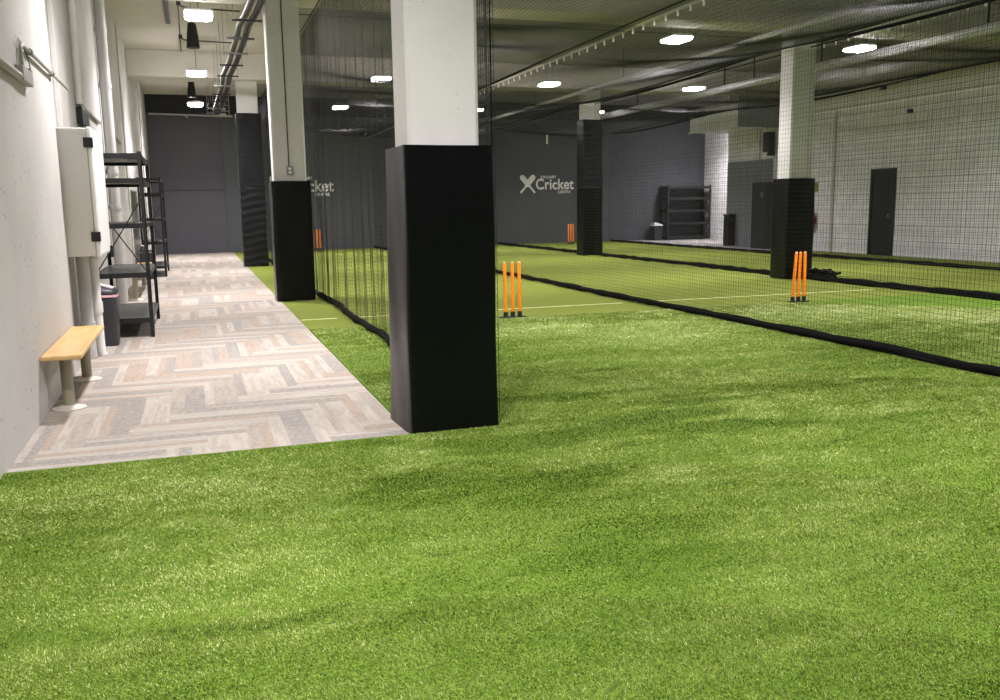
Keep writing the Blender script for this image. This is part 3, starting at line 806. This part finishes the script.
t = thing('electrical_cabinet', (-1.0, 9.7, 1.06), 'tall white electrical cabinet mounted on the left wall above two pipes', 'cabinet')
MB().box(-1.12, -0.865, 9.1, 10.2, 1.06, 2.22).build('body', M['cabinet'], t, 0.008)
MB().box(-0.862, -0.83, 9.1, 10.2, 1.05, 2.23).build('door', M['cabinet_door'], t, 0.008)
for z in (1.3, 2.0):
    MB().box(XL2, -1.12, 9.2, 10.1, z - 0.03, z + 0.03).build('mounting_rail', M['steel'], t)
MB().box(-0.829, -0.825, 9.12, 10.18, 1.07, 2.21).build('door_face', M['cabinet_door'], t, 0.002)
for z in (1.24, 2.09):
    MB().box(-0.895, -0.815, 9.075, 9.13, z - 0.045, z + 0.045).build('hinge', M['black_plastic'], t, 0.006)
MB().box(-0.83, -0.8, 10.08, 10.22, 1.0, 1.12).build('latch', M['black_plastic'], t, 0.006)
o = MB().box(XL2, -1.18, 12.2, 12.95, 2.53, 2.72).build('control_box', M['black_plastic'], None, 0.01)
tag(o, 'small black control box on the wall above the white cabinet', 'box')
t = thing('wall_rail', (-1.14, 13.0, 2.7), 'short dark horizontal rail on the left wall above the white cabinet', 'rail')
MB().tube([(-1.225, 12.2, 2.78), (-1.225, 15.0, 2.78)], 0.02, 8).build('rail', M['pipe_olive'], t)
o = MB().tube([(-1.225, 17.1, 2.80), (-1.225, 19.2, 2.76)], 0.02, 8).build('wall_rail', M['pipe_olive'])
tag(o, 'short dark horizontal rail on the left wall behind the downpipe', 'rail')
t = thing('cabinet_pipes', (-1.0, 9.9, 0.0), 'pair of pale vertical pipes from the white cabinet down to the carpet', 'pipe')
MB().tube([(-1.07, 9.85, 1.056), (-1.07, 9.85, 0.06), (-1.06, 9.85, 0.0)], 0.062, 14).build('pipe', M['pipe_grey'], t, smooth=True)
MB().tube([(-0.98, 9.95, 1.056), (-0.98, 9.95, 0.05), (-0.96, 9.95, 0.0)], 0.045, 14).build('pipe', M['pipe_white'], t, smooth=True)
MB().tube([(-1.07, 9.85, 0.30), (-1.07, 9.85, 0.37)], 0.074, 14).build('coupling', M['pipe_grey'], t, smooth=True)
MB().tube([(-0.98, 9.95, 0.45), (-0.98, 9.95, 0.56)], 0.055, 14).build('coupling', M['pipe_white'], t, smooth=True)
t = thing('downpipe', (-1.15, 15.6, 0), 'tall grey downpipe running the full height of the left wall', 'pipe')
MB().tube([(-1.15, 15.6, 0.0), (-1.15, 15.6, 4.95), (-1.15, 15.6, 5.24)], 0.083, 18).build('pipe', M['pipe_grey'], t, smooth=True)
for z in (1.5, 2.05, 3.36, 4.2):
    MB().tube([(-1.15, 15.6, z), (-1.15, 15.6, z + 0.07)], 0.094, 18).build('coupling', M['pipe_grey'], t, smooth=True)
for i, (y, r_, lab) in enumerate([(12.15, 0.04, 'slim pale vertical pipe above the cabinet, left of the tall downpipe'), (9.15, 0.02, 'thin pale vertical conduit rising from the white cabinet top')]):
    o = MB().tube([(XL2 + r_ + 0.01, y, 2.24 if i else 2.75), (XL2 + r_ + 0.01, y, 5.25)], r_, 12).build('wall_pipe', M['pipe_white'], None, smooth=True)
    tag(o, lab, 'pipe')

# benches
def bench(y0, y1, ly, label):
    z = 0.45
    t = thing('bench', (-0.97, (y0 + y1) / 2, 0.0), label, 'bench', 'wooden wall benches on grey posts')
    s = MB().box(XL + 0.005, -0.825, y0, y1, z - 0.036, z); s.build('seat', M['wood'], t, 0.013, seg=3)
    for y in ly:
        l = MB().cyl((-0.975, y, 0.0), (-0.975, y, z - 0.034), 0.042, 18).build('leg', M['post'], t, smooth=True)
        MB().lathe(-0.975, y, [(0.12, 0.0), (0.12, 0.008), (0.06, 0.022), (0.05, 0.03)], 24).build('flange', M['flange'], l, smooth=True)
    return t
bench(7.03, 8.83, (7.34, 8.56), 'light pine bench on grey posts by the left wall nearest the camera')
bench(15.82, 19.3, (16.05, 18.8), 'light pine bench behind the first black shelving rack')

# bins
def swing_bin(x, y, w, d, h, label, bag=True, lid='charcoal_plastic'):
    t = thing('waste_bin', (x, y, 0), label, 'bin')
    b = MB()
    def ring(f, z, n=8):
        c = 0.05; out = []
        for cx, cy, a0 in ((w * f - c, d * f - c, 0), (-w * f + c, d * f - c, PI / 2), (-w * f + c, -d * f + c, PI), (w * f - c, -d * f + c, 1.5 * PI)):
            for q in range(5):
                a = a0 + q * PI / 8; out.append((x + cx + c * math.cos(a), y + cy + c * math.sin(a), z))
        return out
    def loft(rings):
        n = len(rings[0]); vs = sum(rings, [])
        fs = [(j * n + i, j * n + (i + 1) % n, (j + 1) * n + (i + 1) % n, (j + 1) * n + i) for j in range(len(rings) - 1) for i in range(n)]
        fs += [tuple(range(n))[::-1], tuple(range((len(rings) - 1) * n, len(rings) * n))]
        return MB().add(vs, fs)
    loft([ring(0.88, 0.004), ring(0.9, 0.02), ring(1.0, h * 0.76)]).build('body', M['charcoal_plastic'], t, smooth=True)
    if bag:
        loft([ring(1.02, h * 0.75), ring(1.03, h * 0.78), ring(1.0, h * 0.79)]).build('bag_edge', M['pink'], t, smooth=True)
    r1 = ring(1.04, h * 0.795); r2 = ring(1.04, h * 0.84)
    # domed lid sloping to the front
    r3 = [(a, b_, h * 0.84 + (h * 0.16) * max(0.0, 1 - ((a - x) / w * 0.8 + 0.35) ** 2 if False else 0.5 - (a - x) / (2.2 * w))) for a, b_, c in ring(0.8, 0)]
    ld = loft([r1, r2, r3]).build('lid', M[lid], t, smooth=True)
    zf = lambda a: h * 0.845 + h * 0.16 * (0.5 - (a - x) / (2.2 * w))
    fl = MB(); xs = (x - w * 0.75, x + w * 0.75); yy = (y - d * 0.72, y + d * 0.72)
    fl.add([(xs[0], yy[0], zf(xs[0])), (xs[1], yy[0], zf(xs[1])), (xs[1], yy[1], zf(xs[1])), (xs[0], yy[1], zf(xs[0])),
            (xs[0], yy[0], zf(xs[0]) + .012), (xs[1], yy[0], zf(xs[1]) + .012), (xs[1], yy[1], zf(xs[1]) + .012), (xs[0], yy[1], zf(xs[0]) + .012)],
           [(0, 3, 2, 1), (4, 5, 6, 7), (0, 1, 5, 4), (1, 2, 6, 5), (2, 3, 7, 6), (3, 0, 4, 7)])
    fl.build('flap', M['lid_grey'], ld, 0.003)
    return t
swing_bin(-1.0, 11.02 - 0.25, 0.155, 0.16, 0.72, 'charcoal swing lid bin with pink bag edge in front of the first black rack')
swing_bin(-0.98, 21.0, 0.15, 0.16, 0.74, 'charcoal bin with pale lid behind the first black shelving rack', bag=False)
swing_bin(17.55, 32.25, 0.2, 0.2, 0.72, 'dark bin with pale lid left of the rack by the far right corner', bag=False, lid='lid_grey')

# shelving racks
def rack(x0, x1, y0, y1, h, levels, label, name='shelving_rack', side=True, post=0.022, thick=0.058):
    t = thing(name, ((x0 + x1) / 2, (y0 + y1) / 2, 0), label, 'shelving', 'black boltless shelving racks')
    for x in (x0, x1):
        for y in (y0, y1):
            sx = 1 if x == x0 else -1; sy = 1 if y == y0 else -1
            b = MB(); w = post * 2
            xa, xb = sorted((x, x + sx * w)); ya, yb = sorted((y, y + sy * 0.008)); b.box(xa, xb, ya, yb, 0.0, h)
            xa, xb = sorted((x, x + sx * 0.008)); ya, yb = sorted((y, y + sy * w)); b.box(xa, xb, ya, yb, 0.0, h)
            b.build('post', M['black_metal'], t)
    for z in levels:
        f = MB()
        f.box(x0 + .008, x1 - .008, y0 + 0.009, y0 + 0.03, z - thick, z); f.box(x0 + .008, x1 - .008, y1 - 0.03, y1 - 0.009, z - thick, z)
        f.box(x0 + 0.009, x0 + 0.03, y0 + .03, y1 - .03, z - thick, z); f.box(x1 - 0.03, x1 - 0.009, y0 + .03, y1 - .03, z - thick, z)
        fo = f.build('shelf', M['black_metal'], t)
        MB().box(x0 + 0.031, x1 - 0.031, y0 + 0.031, y1 - 0.031, z - 0.02, z - 0.004).build('board', M['shelf_board'], fo)
    if side:
        ys = (y0 - 0.006,) if side == 'x' else None
        zs = (levels[-4] if len(levels) > 3 else levels[0], levels[-2])
        br = []
        if side == 'x':
            for y in ys:
                for a, b_ in ((x0, x1), (x1, x0)):
                    MB().tube([(a, y, 0.72), (b_, y, 1.66)], 0.008, 6).build('cross_brace', M['black_metal'], t)
        else:
            for x in (x0 - 0.006, x1 + 0.006):
                for a, b_ in ((0.15, 1.0), (1.0, 0.15), (1.0, 1.95), (1.95, 1.0)):
                    MB().tube([(x, y0, a), (x, y1, b_)], 0.01, 6).build('cross_brace', M['black_metal'], t)
    return t
rack(-1.11, -0.51, 11.22, 13.1, 2.14, (0.23, 0.76, 1.33, 1.84, 2.12), 'black metal shelving rack on the left wall, nearer one beside the charcoal bin', side='x')
rack(-1.11, -0.62, 21.5, 23.6, 2.2, (0.24, 0.78, 1.30, 1.86, 2.18), 'black metal shelving rack farther down the left wall, near the end wall', side='x')
rack(17.84, 19.8, 31.9, 32.5, 2.16, (0.14, 0.7, 1.2, 1.68, 2.12), 'wide black shelving rack in the far right corner beside a bin', side='y', post=0.04, thick=0.1)

# things by the right wall
t = thing('trash_container', (17.2, 26.65, 0), 'tall black rectangular container standing by the right end wall corner', 'container')
MB().box(17.1, 17.36, 26.4, 26.72, 0.0, 1.0).build('body', M['black_plastic'], t, 0.02)
MB().box(17.08, 17.38, 26.38, 26.74, 1.0, 1.06).build('lid', M['black_plastic'], t, 0.015)
MB().box(17.13, 17.31, 26.39, 26.4, 0.80, 0.93).build('opening_flap', M['charcoal_plastic'], t, 0.003)
t = thing('locker', (17.1, 24.4, 0), 'dark tall locker standing left of the padded right column', 'locker')
MB().box(16.9, 17.34, 24.0, 24.82, 0.0, 2.06).build('body', M['locker'], t, 0.01)
MB().box(16.885, 16.9, 24.02, 24.8, 0.06, 2.02).build('door', M['locker'], t, 0.004)
for z in (1.62, 1.68, 1.74):
    MB().box(16.878, 16.885, 24.2, 24.34, z, z + 0.02).build('vent_slot', M['pipe_grey'], t)
struct('door_2', MB().box(XR - 0.03, XR, 24.45, 26.97, 0.0, 2.79), M['grey_panel'], 0.005)
d = struct('door_3', MB().box(XR - 0.03, XR, 19.22, 19.95, 0.0, 2.2), M['black_door'], 0.004)
f = MB(); f.box(XR - 0.06, XR, 19.14, 19.22, 0.0, 2.28); f.box(XR - 0.06, XR, 19.95, 20.03, 0.0, 2.28); f.box(XR - 0.06, XR, 19.22, 19.95, 2.2, 2.28)
f.build('door_frame', M['door_frame'], d, 0.004)
MB().tube([(XR - 0.03, 19.28, 1.02), (XR - 0.07, 19.28, 1.02), (XR - 0.07, 19.34, 1.02)], 0.01, 8).build('door_handle', M['steel'], d)
MB().box(XR - 0.045, XR - 0.03, 19.32, 19.36, 1.06, 1.09).build('lock', M['hook'], d)
t = thing('fire_extinguisher', (17.27, 22.3, 0.68), 'red fire extinguisher on the white wall right of the padded column', 'fire extinguisher')
MB().lathe(17.28, 22.3, [(0.075, 0.68), (0.08, 0.7), (0.08, 1.05), (0.06, 1.11), (0.03, 1.13)], 20).build('cylinder', M['red'], t, smooth=True)
MB().box(17.25, 17.31, 22.26, 22.34, 1.13, 1.18).build('valve', M['black_plastic'], t, 0.006)
MB().tube([(17.2, 22.3, 1.15), (17.19, 22.2, 0.95), (17.2, 22.18, 0.8)], 0.012, 8).build('hose', M['black_plastic'], t, smooth=True)
MB().box(17.35, 17.4, 22.27, 22.33, 0.8, 1.0).build('bracket', M['steel_dark'], t)
o = MB().box(17.37, 17.4, 22.25, 22.47, 1.72, 2.0).build('wall_sign', M['green_sign'], None, 0.003)
tag(o, 'small green sign plate on the white wall above the extinguisher', 'sign')
o = MB().tube([(17.34, 21.55, 0.0), (17.34, 21.55, 4.0)], 0.035, 10).build('wall_pipe', M['pipe_white'], None, smooth=True)
tag(o, 'slim vertical pipe on the white brick wall left of the black door', 'pipe')
t = thing('wall_speaker', (17.2, 24.4, 2.9), 'black loudspeaker on the wall beside the top of the right column', 'speaker')
MB().box(17.1, 17.32, 24.28, 24.62, 3.0, 3.6).build('body', M['black_plastic'], t, 0.02)
MB().box(17.2, 17.4, 24.38, 24.5, 2.88, 3.0).build('bracket', M['black_metal'], t, 0.005)
o = MB().tube([(17.385, 25.15, 2.8), (17.385, 25.15, 3.74)], 0.01, 6).build('wall_cable', M['black_plastic'])
tag(o, 'thin black vertical cable on the white wall under the boxed duct', 'cable')
for (y, z, lab) in ((19.6, 4.34, 'upper tiny black sensor on the right wall ledge above the black door'), (18.75, 3.67, 'lower tiny black sensor high on the white wall right of the door')):
    o = MB().box(17.2 if z > 4 else 17.32, 17.28 if z > 4 else 17.4, y - 0.07, y + 0.07, z - 0.05, z + 0.05).build('wall_sensor', M['black_plastic'], None, 0.01)
    tag(o, lab, 'sensor')

# outlet boxes and their conduits on two columns
def outlet(x, y, z, label):
    t = thing('outlet_box', (x, y, z), label, 'outlet', 'outlet boxes on the columns')
    MB().box(x - 0.05, x + 0.05, y - 0.045, y, z - 0.065, z + 0.065).build('box', M['outlet'], t, 0.006)
    for s in (-0.028, 0.028):
        MB().lathe(x, y - 0.022, [(0.001, 0), (0.001, 0)], 4) if False else None
        MB().box(x - 0.022, x + 0.022, y - 0.049, y - 0.045, z + s - 0.018, z + s + 0.018).build('socket', M['lamp_body'], t, 0.002)
    MB().cyl((x - 0.01, y - 0.012, z + 0.065), (x - 0.01, y - 0.012, 4.62), 0.009, 8).build('conduit', M['steel_dark'], t)
    return t
outlet(1.5, 14.7, 2.06, 'small grey outlet box with conduit on the second walkway column')
outlet(10.74, 14.5, 2.06, 'small grey outlet box with conduit on the right column')

# ------------------------------------------------------------------ wickets
def wicket(x, y, label, lean=(0, 0, 0), rot=0.0):
    t = thing('wicket', (x, y, 0.012), label, 'wicket', 'orange spring back wickets')
    MB().lathe(x, y, [(0.17, 0.013), (0.175, 0.018), (0.17, 0.026)], 28, 1.1, 0.42).build('base', M['rubber'], t)
    for q, dx in enumerate((-0.098, 0, 0.098)):
        l = lean[q]
        s = MB().tube([(x + dx, y, 0.08), (x + dx + l * 0.9, y, 0.715), (x + dx + l, y, 0.727)], [0.0225, 0.0225, 0.018], 14).build('stump', M['orange'], t, smooth=True)
        MB().lathe(x + dx, y, [(0.03, 0.026), (0.03, 0.08), (0.026, 0.092)], 16).build('socket', M['rubber'], s, smooth=True)
        MB().lathe(x + dx + l, y, [(0.019, 0.7275), (0.017, 0.737), (0.008, 0.742)], 14).build('tip', M['stump_tip'], s, smooth=True)
    return t
wicket(3.91, 11.05, 'orange three stump wicket right of the big padded centre column', (-0.012, 0, -0.005))
wicket(8.32, 10.98, 'orange wicket behind the net, in front of the padded right column', (0.04, 0.012, -0.01))
wicket(13.3, 31.0, 'far orange wicket at the dark end wall below the complete cricket logo')
wicket(4.05, 31.7, 'far orange wicket at the end wall just right of the second walkway column')

# ------------------------------------------------------------------ logos and number
def text_mesh(name, s, x, z, size, y, parent, bold=0.0, sx=1.0):
    cu = bpy.data.curves.new(name, 'FONT'); cu.body = s; cu.size = size; cu.extrude = 0.004; cu.offset = bold; cu.space_character = 1.04
    tmp = bpy.data.objects.new(name, cu); COL.objects.link(tmp)
    dg = bpy.context.evaluated_depsgraph_get(); dg.update()
    me = bpy.data.meshes.new_from_object(tmp.evaluated_get(dg))
    bpy.data.objects.remove(tmp)
    r0 = root_loc(parent)
    me.transform(Matrix.Translation(Vector((x - r0[0], y - r0[1], z - r0[2]))) @ Matrix.Rotation(PI / 2, 4, 'X') @ Matrix.Diagonal((sx, 1, 1, 1)))
    me.materials.clear(); me.materials.append(M['white_mark']); me.name = name
    o = bpy.data.objects.new(name, me); COL.objects.link(o); o.parent = parent
    return o
def logo(x, label):
    y = YF - 0.014
    t = thing('wall_logo', (x, y, 1.95), label, 'logo')
    for i, s in enumerate((-1, 1)):
        cx, cz = x + 0.42, 2.26
        prof = [(-0.035, -0.44), (0.035, -0.44), (0.032, -0.14), (0.10, -0.05), (0.105, 0.30), (0.085, 0.38), (0.04, 0.42), (-0.04, 0.42), (-0.085, 0.38), (-0.105, 0.30), (-0.10, -0.05), (-0.032, -0.14)]
        a = s * 0.72; pl = []
        for u, v in prof:
            pl.append((cx + u * math.cos(a) + v * math.sin(a), cz - u * math.sin(a) + v * math.cos(a)))
        MB().prism(pl, 'y', y - 0.006 - 0.004 * i, y + 0.004).build('bat', M['white_mark'], t)
    text_mesh('lettering', 'Cricket', x + 0.74, 2.06, 0.56, y - 0.004, t, 0.012, 0.885)
    text_mesh('lettering', 'CALGARY', x + 0.95, 2.47, 0.14, y - 0.004, t, 0.003, 1.0)
    text_mesh('lettering', 'CENTRE', x + 1.66, 1.90, 0.145, y - 0.004, t, 0.003, 0.95)
    return t
logo(11.78, 'white crossed bats cricket logo on the dark wall left of the far column')
logo(2.5, 'white cricket logo on the end wall, partly hidden by the second column')
t = thing('lane_number', (13.0, YF - 0.006, 3.8), 'white painted lane number high on the dark wall above the logo', 'number')
text_mesh('numeral', '1', 12.88, 3.78, 0.5, YF - 0.006, t, 0.018)

# ------------------------------------------------------------------ world, camera, view
w = bpy.data.worlds.new('World'); SC.world = w; w.use_nodes = True
w.node_tree.nodes['Background'].inputs[0].default_value = (0.02, 0.02, 0.02, 1)
w.node_tree.nodes['Background'].inputs[1].default_value = 0.3
F_PX = 896.0
ey = Vector((192.0 - 500, 350 - 210.0, F_PX)).normalized()
dh = Vector((1, 0.015, 0)); ex = (dh - ey * dh.dot(ey)).normalized()
ez = ey.cross(ex)
if ez.y < 0: ez = -ez
right = Vector((ex.x, ey.x, ez.x)); up = Vector((ex.y, ey.y, ez.y)); fwd = Vector((ex.z, ey.z, ez.z))
cam = bpy.data.cameras.new('Camera'); co = bpy.data.objects.new('Camera', cam); COL.objects.link(co)
cam.sensor_width = 36; cam.sensor_fit = 'HORIZONTAL'; cam.lens = F_PX / 1000 * 36
cam.clip_start = 0.05; cam.clip_end = 100
mw = Matrix.Identity(4)
for r_ in range(3):
    mw[r_][0] = right[r_]; mw[r_][1] = up[r_]; mw[r_][2] = -fwd[r_]
mw.translation = Vector((0, 0, 1.47))
co.matrix_world = mw
SC.camera = co
SC.view_settings.view_transform = 'Standard'
SC.view_settings.look = 'None'
SC.view_settings.exposure = 0.25
SC.view_settings.gamma = 1.0
SC.view_settings.use_curve_mapping = False
SC.cycles.max_bounces = 8
SC.cycles.diffuse_bounces = 5
